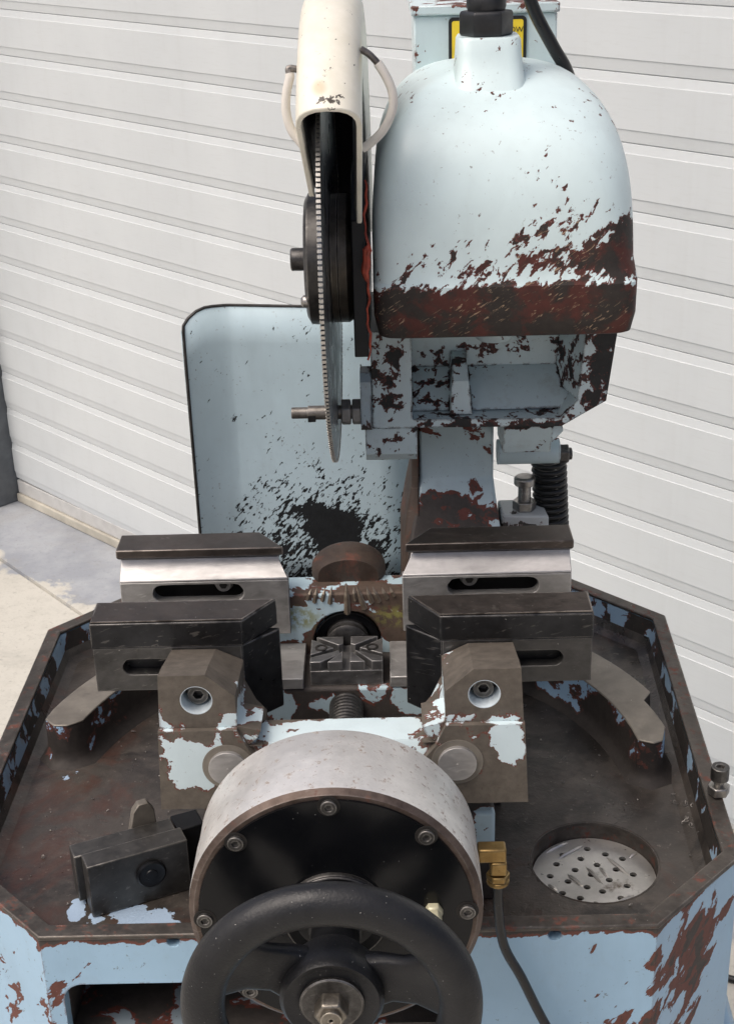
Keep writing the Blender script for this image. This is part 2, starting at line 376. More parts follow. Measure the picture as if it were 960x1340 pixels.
# pocket lining
g = G(); g.box(-.232, .09, .872, 1.05, .765, .7795); g.box(-.245, -.2255, .871, 1.05, .60, .78)
g.prism([(.872, .712), (1.05, .690), (1.05, .66), (.872, .66)], 'x', -.225, .085)
g.build('chip_pocket', chipped('pocket_paint', level=.11, scale=22, edge=0, deep=.03, paint=(.3,.36,.4), rough=.5), base)
# lower flange of base and pedestal
g = G(); f0 = octo(0); f1 = octo(-.03)
g.loft([[(x, y, .50) for x, y in f1], [(x, y, .565) for x, y in f1], [(x, y, .579) for x, y in octo(-.022)]])
g.build('base_flange', m_base, base, .004)
g = G(); g.loft([[(x, y, 0) for x, y in octo(.02)], [(x, y, .499) for x, y in octo(.045)]]); g.build('pedestal', chipped('pedestal_paint', level=-.1, scale=30, deep=.1), saw, .004)
# rim bolt on right rim
rb = Vector((.3175, 1.02, RZ))
g = G(); g.cyl(rb-Vector((0,0,.01)), rb+Vector((0,0,.026)), .0042, 14); g.build('rim_stud', m_zinc, base)
g = G(); g.lathe([(.0098, .002), (.0098, .0105)], rb, (0,0,1), 6); g.build('rim_nut', m_zinc, base, .0012)
socket_screw('rim_screw_head', .0078, .013, m_screwblk, base, rb+Vector((0,0,.0165)), (0,0,1))

# ---- loose drain strainer
m_grate = steel('strainer_steel', (.44,.425,.39), (.66,.64,.6), .32, .65, 18, (1,1,1), .5, (.7,.68,.63), .14, (.06,.045,.03), .3)
HOLES = [(.2058,1.015),(.1835,1.0072),(.2204,1.007),(.2342,1.0003),(.1984,1.0014),(.1765,.9948),(.2112,.9927),(.2265,.986),(.1915,.9865),(.24,.9789),(.1693,.9789),(.2043,.9797),(.2186,.9724),(.1837,.9714),(.2324,.9642),(.1987,.9636),(.2108,.9576),(.1771,.9564),(.1912,.9497),(.2248,.9487),(.2029,.942)]
RIBS = [((.1842,.9809),(.1953,.9642)),((.2011,.9905),(.213,.9664)),((.2127,.9897),(.2183,.9762)),((.2203,1.0036),(.2358,.9779)),((.1691,1.0105),(.1911,1.0253)),((.1784,1.0016),(.2033,1.0205)),((.2177,.9398),(.2368,.9523)),((.2402,1.0014),(.2486,1.0087)),((.1738,.9595),(.166,.9678))]
gc = (DR[0]+.0005, DR[1]); hp = [circ(x, y, .0031, 10) for x, y in HOLES]
g = G(); g.plate(circ(gc[0], gc[1], .0522, 48), hp, -.0014, .0014)
gr = g.build('drain_strainer', m_grate, smooth=0)
gr.data.transform(Matrix.Translation((0, 0, .768)))
tag(gr, 'round perforated steel strainer lying in the tray drain', 'strainer')
g = G()
for (x0, y0), (x1, y1) in RIBS:
    p0, p1 = Vector((x0, y0, .7690)), Vector((x1, y1, .7690)); q = (p1-p0)
    g.tube([p0, p0+q*.25+Vector((0,0,.0008)), p0+q*.75+Vector((0,0,.0008)), p1], [.0004, .0017, .0017, .0004], 6)
g.build('pressed_rib', m_grate, gr)

# ---- swivel table: curved arms either side
m_arm = steel('arm_top_steel', (.17,.152,.128), (.28,.255,.215), .5, .5, 26, (1,1,1), .4, (.35,.32,.28), .1, (.07,.04,.025))
m_armside = chipped('arm_side_paint', spots=[((0,1.07,FZ), (.5,.5,.012), .2)], level=.10, scale=26, edge=0, deep=.03, paint=(.26,.40,.55), primer=(.07,.024,.017), steel=(.03,.025,.022), rough=.5)
g = G(); gt = G(); AZ = .829
def arc(a0, a1, r_, n=14): return [(r_*math.cos(R(a0+(a1-a0)*i/n)), 1.07+r_*math.sin(R(a0+(a1-a0)*i/n))) for i in range(n+1)]
Rp = arc(4, 17, .268, 6)+arc(19, 64, .257)
Rp = arc(5.5, 64, .262)+list(reversed(arc(20.5, 64, .306)))+list(reversed(arc(9, 18.5, .293, 5)))+[(.283, 1.093), (.274, 1.089)]
Lp = arc(116, 161, .306)+[(-.293, 1.152), (-.283, 1.141), (-.270, 1.140)]+list(reversed(arc(116, 163, .268)))
for pp in (Rp, Lp):
    nn = []
    for i in range(len(pp)):
        a_, b_ = Vector(pp[i-1]), Vector(pp[(i+1) % len(pp)]); t_ = (b_-a_).normalized(); nn.append(Vector((t_.y, -t_.x)))
    ar = sum(pp[i-1][0]*pp[i][1]-pp[i][0]*pp[i-1][1] for i in range(len(pp)))
    if ar < 0: nn = [-q for q in nn]
    g = G(); g.loft([[(p[0]+q.x*e, p[1]+q.y*e, z) for p, q in zip(pp, nn)] for z, e in ((FZ-.001, .0125), (FZ+.0012, .009), (FZ+.004, .0050), (FZ+.0085, .0022), (FZ+.015, .0008), (AZ-.006, 0), (AZ-.0022, -.0004))]); tb = g.build('swivel_arm', m_armside, saw, 0, 50)
    g = G(); g.prism(pp, 'z', AZ-.002, AZ); g.build('arm_top', m_arm, tb, .001)

# ---- vise bed
m_bed = chipped('bed_paint', spots=[((-.058,1.045,.907), (.022,.03,.02), -.28), ((.056,1.045,.907), (.024,.03,.02), -.28), ((.112,.93,.86), (.02,.03,.05), -.25)], level=.16, scale=33, edge=.1, deep=.02, rough=.5)
g = G(); g.box(-.06, .118, .930, 1.0445, FZ, .872); g.box(-.105, .105, 1.045, 1.1075, FZ, .9205)
g.box(-.135, .135, 1.06, 1.107, FZ, .895)
g.box(-.12, .12, 1.127, 1.20, FZ, .9)
bed = g.build('vise_bed', m_bed, saw, .003)
m_rust = steel('rusty_casting', (.05,.034,.026), (.10,.07,.052), .6, .35, 30, (1,1,1), .25, (.3,.25,.2), .22, (.10,.035,.022), .6)
m_body = chipped('rear_body_paint', spots=[((0,1.12,.955), (.05,.03,.02), .1), ((-.045,1.13,.978), (.02,.03,.012), -.12), ((.055,1.13,.978), (.02,.03,.012), -.12)], level=.09, scale=34, edge=.04, deep=.03, rough=.55, primer=(.10,.04,.028), steel=(.085,.06,.045),
                 tints=[((-.045,1.107,.955), (.03,.02,.016), .9, (.22,.22,.06)), ((.045,1.107,.955), (.03,.02,.014), .9, (.24,.23,.07))])
g = G(); hole = circ(0, .931, .030, 28)
g.plate([(-.075, .9215), (-.0301, .9215), (-.0301, .9216)] and [(-.075, .88), (.075, .88), (.075, .966), (.06, .979), (-.06, .979), (-.075, .966)], [hole], 1.108, 1.125, 'y')
g.box(-.075, .075, 1.1255, 1.150, .88, .9755)
rbody = g.build('vise_back_block', m_body, saw, .002)
g = G(); g.lathe([(.0285, 0), (.0285, .004), (.021, .0042)], (0, 1.1065, .931), (0, 1, 0), 30, False); g.lathe([(.021, .004), (.021, .025), (.001, .025)], (0, 1.1065, .931), (0, 1, 0), 30, False)
g.build('screw_bushing', m_black, rbody)
# saw cuts on the block's top edge
m_cut = steel('cut_metal', (.12,.09,.06), (.26,.21,.16), .5, .7, 90, (1,1,1), .3)
cuts = [(-.034,.010,.4), (-.028,.014,.2), (-.021,.012,.25), (-.0145,.016,.15), (.0005,.030,0), (.008,.012,-.1), (.016,.024,-.3), (.0225,.016,-.3), (.029,.015,-.4), (.036,.011,-.45), (.042,.008,-.45)]
c0 = None
for x, hh, tl in cuts:
    gq = G(); wd = .0014+hh*.055
    gq.loft([[(-wd, 0, 0), (wd, 0, 0), (0, -.0022, 0)], [(-wd*.8, 0, hh*.6), (wd*.8, 0, hh*.6), (0, -.0016, hh*.6)], [(-wd*.1, .003, hh), (wd*.1, .003, hh), (0, .0025, hh)]])
    o = gq.build('cut_mark', m_cut, rbody, 0, 0); o.location = (x, 1.1078, .981-hh*.75); o.rotation_euler = (R(4), tl*.9, 0)
# domed pivot cap
g = G(); pr = [(.0335, 0), (.0335, .006)]+[(.0335*math.cos(R(a)), .006+.019*math.sin(R(a))) for a in range(8, 90, 8)]+[(.0006, .025)]
g.lathe(pr, (.0015, 1.157, .9755), (0,0,1), 44)
bmesh.ops.bisect_plane(g.bm, geom=g.bm.verts[:]+g.bm.edges[:]+g.bm.faces[:], plane_co=(0, 1.1375, .98), plane_no=(0, -1, .0), clear_outer=True)
bmesh.ops.holes_fill(g.bm, edges=[e for e in g.bm.edges if e.is_boundary])
g.build('pivot_cap', m_rust, saw, .001)
# slideways and cutting support block
for s_ in (-1, 1):
    g = G(); g.box(min(s_*.037, s_*.085), max(s_*.037, s_*.085), 1.044, 1.1065, .9207, .931)
    g.build('slideway', m_rear_jaw, bed, .0008)
g = G(); VX, Y0, Y1 = .031, 1.050, 1.094; zb, zm, zt = .9205, .9345, .9435
g.box(-VX, VX, Y0, Y1, zb, zm)
yc = 1.074
def pr_(pts): g.prism(pts, 'z', zm+.0001, zt)
gw = .0032
pr_([(-VX, Y0), (-VX+.009, Y0), (-gw-.002, yc-.010), (-gw-.002, yc-.0), (-VX, Y1-.012)][:3]+[(-gw-.004, yc-.004), (-VX, Y0+.008)])
pr_([(-VX, Y0+.013), (-gw-.008, yc), (-VX, Y1-.004)])
pr_([(-VX+.004, Y1), (-gw-.004, yc+.005), (-gw, yc+.007), (-gw, Y1)])
pr_([(-VX+.015, Y0), (-gw, Y0), (-gw, yc-.005)])
pr_([(VX, Y0), (VX-.009, Y0), (gw+.004, yc-.004), (VX, Y0+.008)][::-1])
pr_([(VX, Y0+.013), (gw+.008, yc), (VX, Y1-.004)])
pr_([(VX-.004, Y1), (gw+.004, yc+.005), (gw, yc+.007), (gw, Y1)])
pr_([(VX-.015, Y0), (gw, Y0), (gw, yc-.005)])
vb = g.build('cutting_support', steel('support_steel', (.11,.108,.105), (.24,.235,.23), .42, .75, 50, (.5,1,1), .9, (.6,.58,.55)), bed, .0005)
for s_ in (-1, 1):
    g = G(); g.lathe([(.0055, 0), (.0055, .0012), (.0035, .0013), (.0035, .0003)], (s_*.022, yc, zt-.0005), (0,0,1), 18, False); g.build('screw_hole', m_dark, vb)
# lead screw
m_screw = steel('lead_screw_steel', (.03,.029,.028), (.09,.086,.082), .4, .8, 60, (1,.3,1), .2)
g = G(); pts = []
yy = .862; k = 0
while yy < 1.2: pts += [(.0148, yy), (.0148, yy+.0022), (.0138, yy+.003), (.0138, yy+.0042)]; yy += .005
g.lathe([(r_, h_-.862) for r_, h_ in pts], (-.001, .862, .902), (0, 1, 0), 30); g.build('lead_screw', m_screw, saw, 0, 50)
g = G(); g.lathe([(.0155, 0), (.0185, .002), (.0185, .006), (.017, .0065), (.017, .010), (.0185, .0105), (.0185, .03)], (0, 1.0955, .934), (0,1,0), 30); g.build('screw_end', m_screw, rbody)

# ---- fixed (rear) jaws
def fjaw(s_):
    xo = .197
    def xin(y): return .0525+(y-1.105)*.70
    def ring(pts, xf): return [(s_*xf(y), y, z) for y, z in pts]
    g = G()
    pts = [(1.138, 1.0266), (1.105, 1.0266), (1.105, 1.0195), (1.113, 1.0145), (1.138, 1.0145)]
    g.loft([ring(pts, lambda y: xo+.001), ring(pts, xin)])
    j = g.build('fixed_jaw', m_jaw_top, saw, .0009)
    g = G(); pts = [(1.138, 1.0143), (1.1135, 1.0143), (1.112, 1.0105), (1.0985, 1.0002), (1.0985, .9985), (1.111, .9985), (1.138, .9985)]
    g.loft([ring(pts, lambda y: xo-.001), ring(pts, lambda y: .0495+max(0, (y-1.1)*.6))]); g.build('ground_slope', m_ground, j, .0007)
    g = G(); sl = stadium(.0886, .168, .9790, .9955)
    g.plate([(s_*a, b) for a, b in [(.0495, .945), (xo-.001, .945), (xo-.001, .9983), (.0495, .9983)]], [[(s_*a, b) for a, b in sl]], 1.0985, 1.110, 'y')
    g.build('slotted_face', m_rear_jaw, j, .0007)
    g = G(); g.box(*sorted((s_*.06, s_*(xo-.002))), 1.1215, 1.1375, .945, .9982); g.build('jaw_back', m_dark, j)
    bx = .1085 if s_ > 0 else -.1078
    g = G(); g.lathe([(.0085, 0), (.0085, .003), (.0068, .003), (.0068, .008)], (bx, 1.1205, .9875), (0,-1,0), 24); g.build('clamp_bolt', m_rear_jaw, j, .0006)
    g = G(); g.lathe([(.0036, 0), (.0036, .0004)], (bx, 1.1122, .9875), (0,-1,0), 6); g.build('bolt_socket', m_dark, j)
    g = G(); g.box(*sorted((bx+.012*s_, bx+.05*s_)), 1.114, 1.1212, .9875, .9945); g.build('clamp_bar', m_jaw_body, j, .001)
    return j
fjaw(-1); fjaw(1)

# ---- moving (front) jaws
def mjaw(s_):
    xo = .197
    g = G(); pts = [(.974, 1.0038), (.974, 1.0255), (1.009, 1.0266), (1.009, 1.0038)]
    def xin(y): return .0775-(y-.974)*.714
    g.loft([[(s_*xo, y, z) for y, z in pts], [(s_*xin(y), y, z) for y, z in pts]])
    j = g.build('moving_jaw', m_jaw_blk, saw, .0008)
    g = G(); q = [(s_*(xo-.001), .9755), (s_*(xo-.001), 1.008), (s_*(xin(1.008)+.0015), 1.008), (s_*(xin(.9755)+.0005), .9755)]
    g.prism(q, 'z', 1.0262, 1.0270); g.build('jaw_top_face', m_jaw_top, j)
    g = G(); sl = stadium(.105, .174, .979, .993)
    g.plate([(s_*a, b) for a, b in [(.079, .9645), (xo-.0005, .9645), (xo-.0005, 1.0036), (.079, 1.0036)]], [[(s_*a, b) for a, b in sl]], .9748, .986, 'y')
    g.build('slotted_body', m_jaw_body, j, .0006)
    g = G(); q = [(.1055, .9862), (xo-.002, .9862), (xo-.002, 1.0035), (.1055, 1.0035)]
    g.prism([(s_*a, b) for a, b in q], 'z', .9645, 1.0036); g.build('jaw_back', m_jaw_blk, j, .0008)
    g = G(); q = [(.0788, .9745), (.0789, .9868), (.105, .9868), (.105, 1.0034), (.0508, 1.0034), (.0508, 1.0)]
    q = [(.0786, .9750), (.105, .9868), (.105, 1.0034), (.0508, 1.0034), (.0508, 1.0)]
    g.prism([(s_*a, b) for a, b in q], 'z', .932, 1.0036)
    g.build('angled_end', m_jaw_blk, j, .0008)
    return j
mjaw(-1); mjaw(1)

# ---- moving slide casting
m_slide = chipped('slide_paint', spots=[((0,.92,.955), (.092,.05,.04), -.255), ((-.116,.90,.945), (.026,.03,.030), -.27), ((.124,.90,.957), (.020,.03,.026), -.27), ((.082,.93,.975), (.012,.04,.022), -.22), ((-.082,.93,.975), (.012,.04,.022), -.22), ((0,.94,.962), (.09,.012,.02), .2), ((.112,.925,1.003), (.05,.07,.034), .24), ((-.112,.925,1.003), (.05,.07,.034), .24)],
                  level=.12, scale=46, edge=.05, deep=.018, primer=(.13,.035,.022), steel=(.105,.09,.073), paint=(.60,.715,.74), dirt=.08)
g = G()
for s_ in (-1, 1):
    def X(a): return s_*a
    # upper block with counterbored front face and chamfered inner top corner
    out_ = [(X(.078), .9735), (X(.1365), .9735), (X(.134), 1.0185), (X(.099), 1.0185), (X(.078), 1.000)]
    if s_ < 0: out_ = out_[::-1]
    hol = circ(X(.107), .9955+.006, .0125, 28)
    g.plate(out_, [circ(X(.107), .997, .0122, 28)], .9045, .925, 'y', fn=lambda p, t: (p[0], t, p[1]-(.0 if t < .91 else .004*max(0, (p[1]-.99)/.03))))
    ring = lambda y, dz: [(a, y, z-dz*max(0, (z-.98)/.038)) for a, z in out_]
    g.loft([ring(.9252, .004), ring(.9735, .0165)])
    # lower cheek
    low = [(X(.062), .9035), (X(.1405), .9035), (X(.137), .9733), (X(.078), .9733), (X(.07), .955), (X(.062), .945)]
    if s_ < 0: low = low[::-1]
    g.prism(low, 'y', .8995, .9735)
pts = []
for i in range(9): t = i/8; pts.append((.905+.03*t, .952+.003*math.sin(t*math.pi)))
g.loft([[(x, y, z) for y, z in ((.9035, .905), (.9035, .945), (.910, .9555), (.922, .9575), (.938, .9575), (.941, .905))] for x in (-.0785, .0785)])
# rounded inside corners of the U
for s_ in (-1, 1):
    q = [(s_*.0781, .9560), (s_*.060, .9560)]+[(s_*(.0781-.0181*math.cos(R(90-a))), .9741-.0181*math.sin(R(90-a))) for a in (15, 35, 55, 75)]+[(s_*.0781, .9741)]
    g.prism(q if s_ > 0 else q[::-1], 'y', .9042, .9385)
slide = g.build('vise_slide', m_slide, saw, .0016)
for s_ in (-1, 1):
    socket_screw('clamp_screw', .0080, .009, m_screwblk, slide, (s_*.107, .9238, .9955), (0,-1,0))
    g = G(); g.plate(circ(s_*.107, .997, .0122, 28), [circ(s_*.107, .997, .0116, 28)], .9047, .9255, 'y'); g.build('bore_paint', plain('bore_white', (.6,.68,.72), .5, 0, .2), slide)
    g = G(); g.cyl((s_*.0865, .915, .9415), (s_*.0865, .8955, .9415), .0145, 36); g.lathe([(.0008, 0), (.0009, .0004)], (s_*.0865, .8956, .9415), (0,-1,0), 8)
    g.build('guide_pin', m_ground, slide, .0008)
    g = G(); g.lathe([(.0195, 0), (.0195, .0006), (.0147, .0006)], (s_*.0865, .8995, .9415), (0,-1,0), 36); g.build('pin_seat', m_arm, slide)

# ---- air cylinder
AX = Vector((-.0035, 0, .900)); CR = .102
m_drum = steel('drum_steel', (.62,.61,.585), (.76,.75,.72), .34, .5, 110, (1,1,1), .5, (.75,.73,.7), .195, (.15,.11,.085), .2)
m_drumedge = steel('drum_edge', (.07,.05,.04), (.17,.13,.11), .45, .7, 60, (1,1,1), .5, (.5,.46,.42), .15, (.08,.03,.02))
g = G(); c = Vector((AX.x, .7805, AX.z))
g.lathe([(CR-.0045, .0), (CR-.0005, .003), (CR, .006), (CR, .040), (CR-.0006, .0402), (CR-.0006, .073), (CR-.003, .0755), (.06, .0755)], c, (0,1,0), 96, False)
cyl = g.build('air_cylinder', m_drum, saw, 0, 30)
g = G(); g.lathe([(.0948, -.0004), (CR-.0042, -.0004), (CR-.0003, .0030)], c, (0,1,0), 96, False); g.build('cylinder_edge', m_drumedge, cyl)
m_face = NT('glossy_black_plate')
sp = m_face.rng(m_face.math('ADD', m_face.noise(600, 2, .5), m_face.math('MULTIPLY', m_face.noise(30, 2), .14)), .82, .87)
m_face.bump(m_face.noise(40, 3), .0004, .1)
m_facem = m_face.out(m_face.mix(sp, (.0045,.005,.006), (.45,.45,.43)), m_face.rng(m_face.noise(25, 5, .65), .3, .7, .12, .24), 0, .28)
g = G(); g.lathe([(.0002, .004), (.0002, -.0022), (.0946, -.0022), (.0947, .004)][1:], c, (0,1,0), 96); g.build('face_plate', m_facem, cyl)
for k in range(8):
    a = R(90+45*k+.9); p = c+Vector((.0938*.965*math.cos(a), -.0020, .0938*.965*math.sin(a)))
    q = G(); q.lathe([(.0078, 0), (.0078, .0006)], p, (0,-1,0), 24); q.build('counterbore', m_dark, cyl)
    socket_screw('cover_screw', .0055, .0028, m_screwblk, cyl, p+Vector((0, -.0002, 0)), (0,-1,0))
g = G(); g.lathe([(.060, -.045), (.060, .0)], (AX.x, .9, AX.z), (0,1,0), 48, False); g.build('rear_flange', m_drum, cyl)
g = G(); g.lathe([(.0360, 0), (.0360, .004), (.0345, .005), (.0335, .0045), (.0285, .0025), (.0265, .003), (.018, .003), (.018, .018), (.0165, .02), (.0165, .055)], c+Vector((0,-.0022,0)), (0,-1,0), 56, False)
cb = g.build('shaft_collar', m_black, cyl, 0, 30)
g = G(); g.lathe([(.0356, .0), (.0364, .0002), (.0364, .0030), (.0354, .0046), (.0346, .0050)], c+Vector((0,-.0022,0)), (0,-1,0), 56, False); g.build('collar_ring', m_screwblk, cyl)
p = c+Vector((.067, -.0022, .003))
g = G(); g.lathe([(.0068, 0), (.0068, .005), (.0058, .006), (.0058, .012), (.0042, .014)], p, (0,-1,.0), 6); g.build('bleed_plug', plain('plug_cream', (.55,.52,.36), .4, .2, .15), cyl, .0008)
# ---- hand wheel
m_wheel = NT('black_wheel_plastic')
sp = m_wheel.rng(m_wheel.math('ADD', m_wheel.noise(620, 2, .5), m_wheel.math('MULTIPLY', m_wheel.noise(30, 2), .14)), .805, .85)
wearc = m_wheel.mix(m_wheel.rng(m_wheel.noise(28, 6, .7), .4, .75), (.007,.0075,.009), (.017,.017,.018))
m_wheel.bump(m_wheel.math('ADD', m_wheel.noise(500, 3), m_wheel.math('MULTIPLY', m_wheel.noise(60, 4), .8)), .0005, .5)
m_wheelm = m_wheel.out(m_wheel.mix(sp, wearc, (.38,.37,.35)), m_wheel.rng(m_wheel.noise(50, 4), .3, .7, .36, .52), 0, .42)
WC = Vector((AX.x-.0005, .706, AX.z)); WR = .0815; DISH = -.015
g = G(); n1, n2 = 96, 22; rings = []
for i in range(n1+1):
    a = 2*math.pi*i/n1; er = Vector((math.cos(a), 0, math.sin(a)))
    rings.append([WC+er*(WR+.0142*math.cos(2*math.pi*k/n2))+Vector((0, DISH+.0125*math.sin(2*math.pi*k/n2), 0)) for k in range(n2)])
g.loft(rings, False); bmesh.ops.remove_doubles(g.bm, verts=g.bm.verts[:], dist=1e-6)
wh = g.build('handwheel', m_wheelm, saw, 0, 60)
g = G(); g.lathe([(.024, .025), (.0325, .012), (.0335, .0), (.0335, -.008), (.0305, -.012), (.0285, -.0115), (.027, -.0105), (.012, -.0105)], WC, (0,1,0), 56, False)
hub = g.build('wheel_hub', m_wheelm, wh, 0, 40)
for ang in (12, 152, 270):
    a = R(ang); er = Vector((math.cos(a), 0, math.sin(a))); et = Vector((-er.z, 0, er.x)); rings = []
    for r_, wd, th, yo in ((.022, .021, .008, .004), (.036, .0185, .0065, .003), (.052, .0185, .006, -.004), (.064, .023, .0075, -.010), (.074, .031, .009, -.013), (.079, .036, .009, -.014)):
        rr = []
        for k in range(16):
            t = 2*math.pi*k/16; ct, st_ = math.cos(t), math.sin(t)
            sx = abs(ct)**.55*(1 if ct > 0 else -1); sy = abs(st_)**.55*(1 if st_ > 0 else -1)
            rr.append(WC+er*r_+et*(wd*sx)+Vector((0, yo+th*sy, 0)))
        rings.append(rr)
    g = G(); g.loft(rings); g.build('wheel_spoke', m_wheelm, wh, 0, 50)
m_oldnut = steel('old_brass_nut', (.14,.125,.10), (.32,.29,.25), .36, .9, 90, (1,1,1), .8, (.7,.65,.55), .1)
g = G(); g.lathe([(.0205, -.0106), (.0205, -.0128), (.0195, -.0135), (.008, -.0135)], WC, (0,1,0), 44, False); g.build('washer', m_screwblk, hub)
g = G(); g.lathe([(.0112, -.0135), (.0112, -.0225), (.0098, -.0245), (.0066, -.0245)], WC, (0,1,0), 6, False); g.build('axle_nut', m_oldnut, hub, .0008)
g = G(); g.plate(circ(WC.x, WC.z, .0068, 24), [circ(WC.x, WC.z, .0014, 10)], WC.y-.0275, WC.y-.012, 'y'); g.build('axle_end', m_oldnut, hub, .0008)

# ---- brass elbow and air hose
m_brass = steel('brass', (.20,.125,.045), (.40,.27,.11), .34, .95, 60, (1,1,1), .5, (.75,.6,.3), .06, (.05,.03,.015))
bp = Vector((.1125, .835, .906))
g = G(); g.box(bp.x-.015, bp.x+.0055, bp.y-.006, bp.y+.006, bp.z-.005, bp.z+.0065); g.box(bp.x-.006, bp.x+.006, bp.y-.0062, bp.y+.0062, bp.z-.017, bp.z-.0052)
el = g.build('brass_elbow', m_brass, saw, .0016)
g = G(); g.lathe([(.0088, -.0175), (.0088, -.0225)], bp, (0,0,1), 6); g.lathe([(.0082, -.0228), (.0086, -.026), (.0062, -.0275)], bp, (0,0,1), 20); g.build('hose_nut', m_brass, el, .0008)
m_hose = plain('black_hose', (.005,.0055,.007), .34, 0, .2, 60)
g = G(); hp_ = [(bp.x, bp.y, bp.z-.018), (bp.x+.0005, bp.y, bp.z-.05), (bp.x+.005, bp.y, bp.z-.085), (.131, .835, .79), (.145, .835, .755), (.160, .835, .722), (.178, .836, .69), (.2, .838, .64), (.21, .84, .56)]
def smoothpts(p, n=6):
    p = [Vector(v) for v in p]; o = []
    for i in range(len(p)-1):
        a, b, c_, d = p[max(i-1, 0)], p[i], p[i+1], p[min(i+2, len(p)-1)]
        for k in range(n):
            t = k/n; o.append(.5*((2*b)+(c_-a)*t+(2*a-5*b+4*c_-d)*t*t+(3*b-a-3*c_+d)*t**3))
    return o+[p[-1]]
g.tube(smoothpts(hp_), .0037, 12); g.build('air_hose', m_hose, el)

# ---- chip shield behind the blade
m_shield = chipped('shield_paint', spots=[((-.020,1.40,.910), (.042,.06,.030), .42), ((-.045,1.40,.928), (.03,.06,.014), .12), ((-.03,1.40,.885), (.165,.06,.15), .20), ((-.03,1.4,.86), (.12,.06,.05), .06), ((-.165,1.38,.93), (.012,.06,.14), .12)],
                   level=-.172, scale=230, rot=(0, R(50), 0), stretch=(.6,1,1.4), edge=.45, deep=-.02, primer=(.02,.021,.023), steel=(.014,.016,.018), paint=(.50,.635,.695), fine=.10, rough=.3, dirt=.08)
g = G(); n = 10; zt = 1.160; zb_ = .84
outl = [(-.1635, zb_), (.062, zb_), (.062, 1.150), (-.118, zt)]
def shy(x): return 1.40-.022*max(0.0, min(1.0, (-.1185-x)/.047))**1.3
ring = [(.062, zb_), (.062, 1.1525), (-.02, 1.1575), (-.115, 1.1615), (-.124, 1.1615)]
for a in range(0, 91, 15): ring.append((-.138-.028*math.sin(R(a)), 1.1335+.028*math.cos(R(a))))
ring += [(-.1655, 1.05), (-.164, .95), (-.163, zb_)]
top = {}
xs = [-.163, -.158, -.150, -.142, -.135, -.128, -.121, -.117, -.09, -.05, 0, .03, .062]
def ztop(x):
    if x < -.138: return 1.1335+math.sqrt(max(0, .028**2-(x+.138)**2))
    return 1.1615-(x+.138)*.045
rows = []
for x in [-.1657]+xs: rows.append([(x+.002*(1-j/8) if x < -.15 else x, shy(x), zb_+(ztop(max(x, -.1655))-zb_)*j/8) for j in range(9)])
g.loft(rows, False, False)
sh = g.build('chip_shield', m_shield, saw, 0, 40)
g = G(); g.tube([(r_[0][0], r_[0][1]-.0003, r_[0][2]+(r_[8][2]-r_[0][2])*j/8) for r_ in rows[:1] for j in range(9)]+[(r_[8][0], r_[8][1]-.0003, r_[8][2]) for r_ in rows[1:]], .0017, 8)
g.build('shield_edge', plain('edge_dark', (.035,.033,.032), .5, .3, .5, 90), sh)
b = sh.modifiers.new('solid', 'SOLIDIFY'); b.thickness = .003; b.offset = 0

# ---- column
m_col = chipped('column_paint', spots=[((.07,1.27,.945), (.055,.09,.075), .24), ((.11,1.285,.990), (.06,.05,.026), .13), ((.10,1.25,.935),(.10,.12,.075),.30), ((.12,1.285,.93), (.06,.06,.03), .1)], level=-.055, scale=40, edge=.14, deep=.06, dirt=.15, paint=(.55,.67,.70))
g = G()
g.loft([[(x, y, z) for x, y in ((.0705-e*.3, 1.285-e), (.1425+e*.15, 1.285-e), (.1435+e*.1, 1.36), (.069-e*.2, 1.36))] for z, e in ((.78, .05), (.955, .045), (.985, .02), (1.006, .004), (1.012, 0), (1.09, 0))])
colm = g.build('column', m_col, saw, .003)
g = G(); g.loft([[(x, y, z) for x, y in ((.063-k*.28, 1.290-k), (.0695, 1.283-k), (.0685, 1.36), (.063-k*.28, 1.36))] for z, k in ((.80, .05), (.95, .042), (.985, .02), (1.006, .004), (1.075, 0))])
g.build('column_web', m_rust, colm, .003)
# return spring, its pivot and stop bolt block
g = G(); g.cyl((.146, 1.29, 1.0365), (.207, 1.29, 1.0365), .0125, 28); pv = g.build('pivot_shaft', m_col, saw, .001)
g = G(); g.lathe([(.010, 0), (.010, .009)], (.2065, 1.287, 1.034), (1,0,0), 6); g.cyl((.2, 1.287, 1.034), (.219, 1.287, 1.034), .006, 16); g.build('pivot_bolt', m_screwblk, pv, .001)
m_spring = plain('spring_black', (.016,.017,.018), .38, .4, .3, 60)
g = G(); pts = []
for i in range(15*16+1):
    a = 2*math.pi*i/16; pts.append((.1985+.0152*math.cos(a)+.006*(1-i/240), 1.305+.0152*math.sin(a), .925+.0068*i/16))
g.tube(pts, .0029, 8); g.build('return_spring', m_spring, saw, 0, 60)
m_blk = chipped('stop_block_paint', level=-.02, scale=40, edge=.12, deep=.0, paint=(.42,.45,.46), steel=(.05,.047,.044))
g = G(); g.loft([[(x, y, z) for x, y in ((.150, 1.272), (.196, 1.268), (.192, 1.312), (.149, 1.312))] for z in (.9, .976)]); sb = g.build('stop_block', m_blk, saw, .002)
g = G(); g.lathe([(.0118, 0), (.0118, .009)], (.1735, 1.288, .9762), (0,0,1), 6); pz = .985; g.lathe([(.0066 if i % 2 == 0 else .0060, .009+.0011*i) for i in range(16)]+[(.008, .026), (.0105, .0262), (.0105, .033), (.008, .035)], (.1735, 1.288, .9762), (0,0,1), 20)
g.build('stop_bolt', m_zinc, sb, .0006)

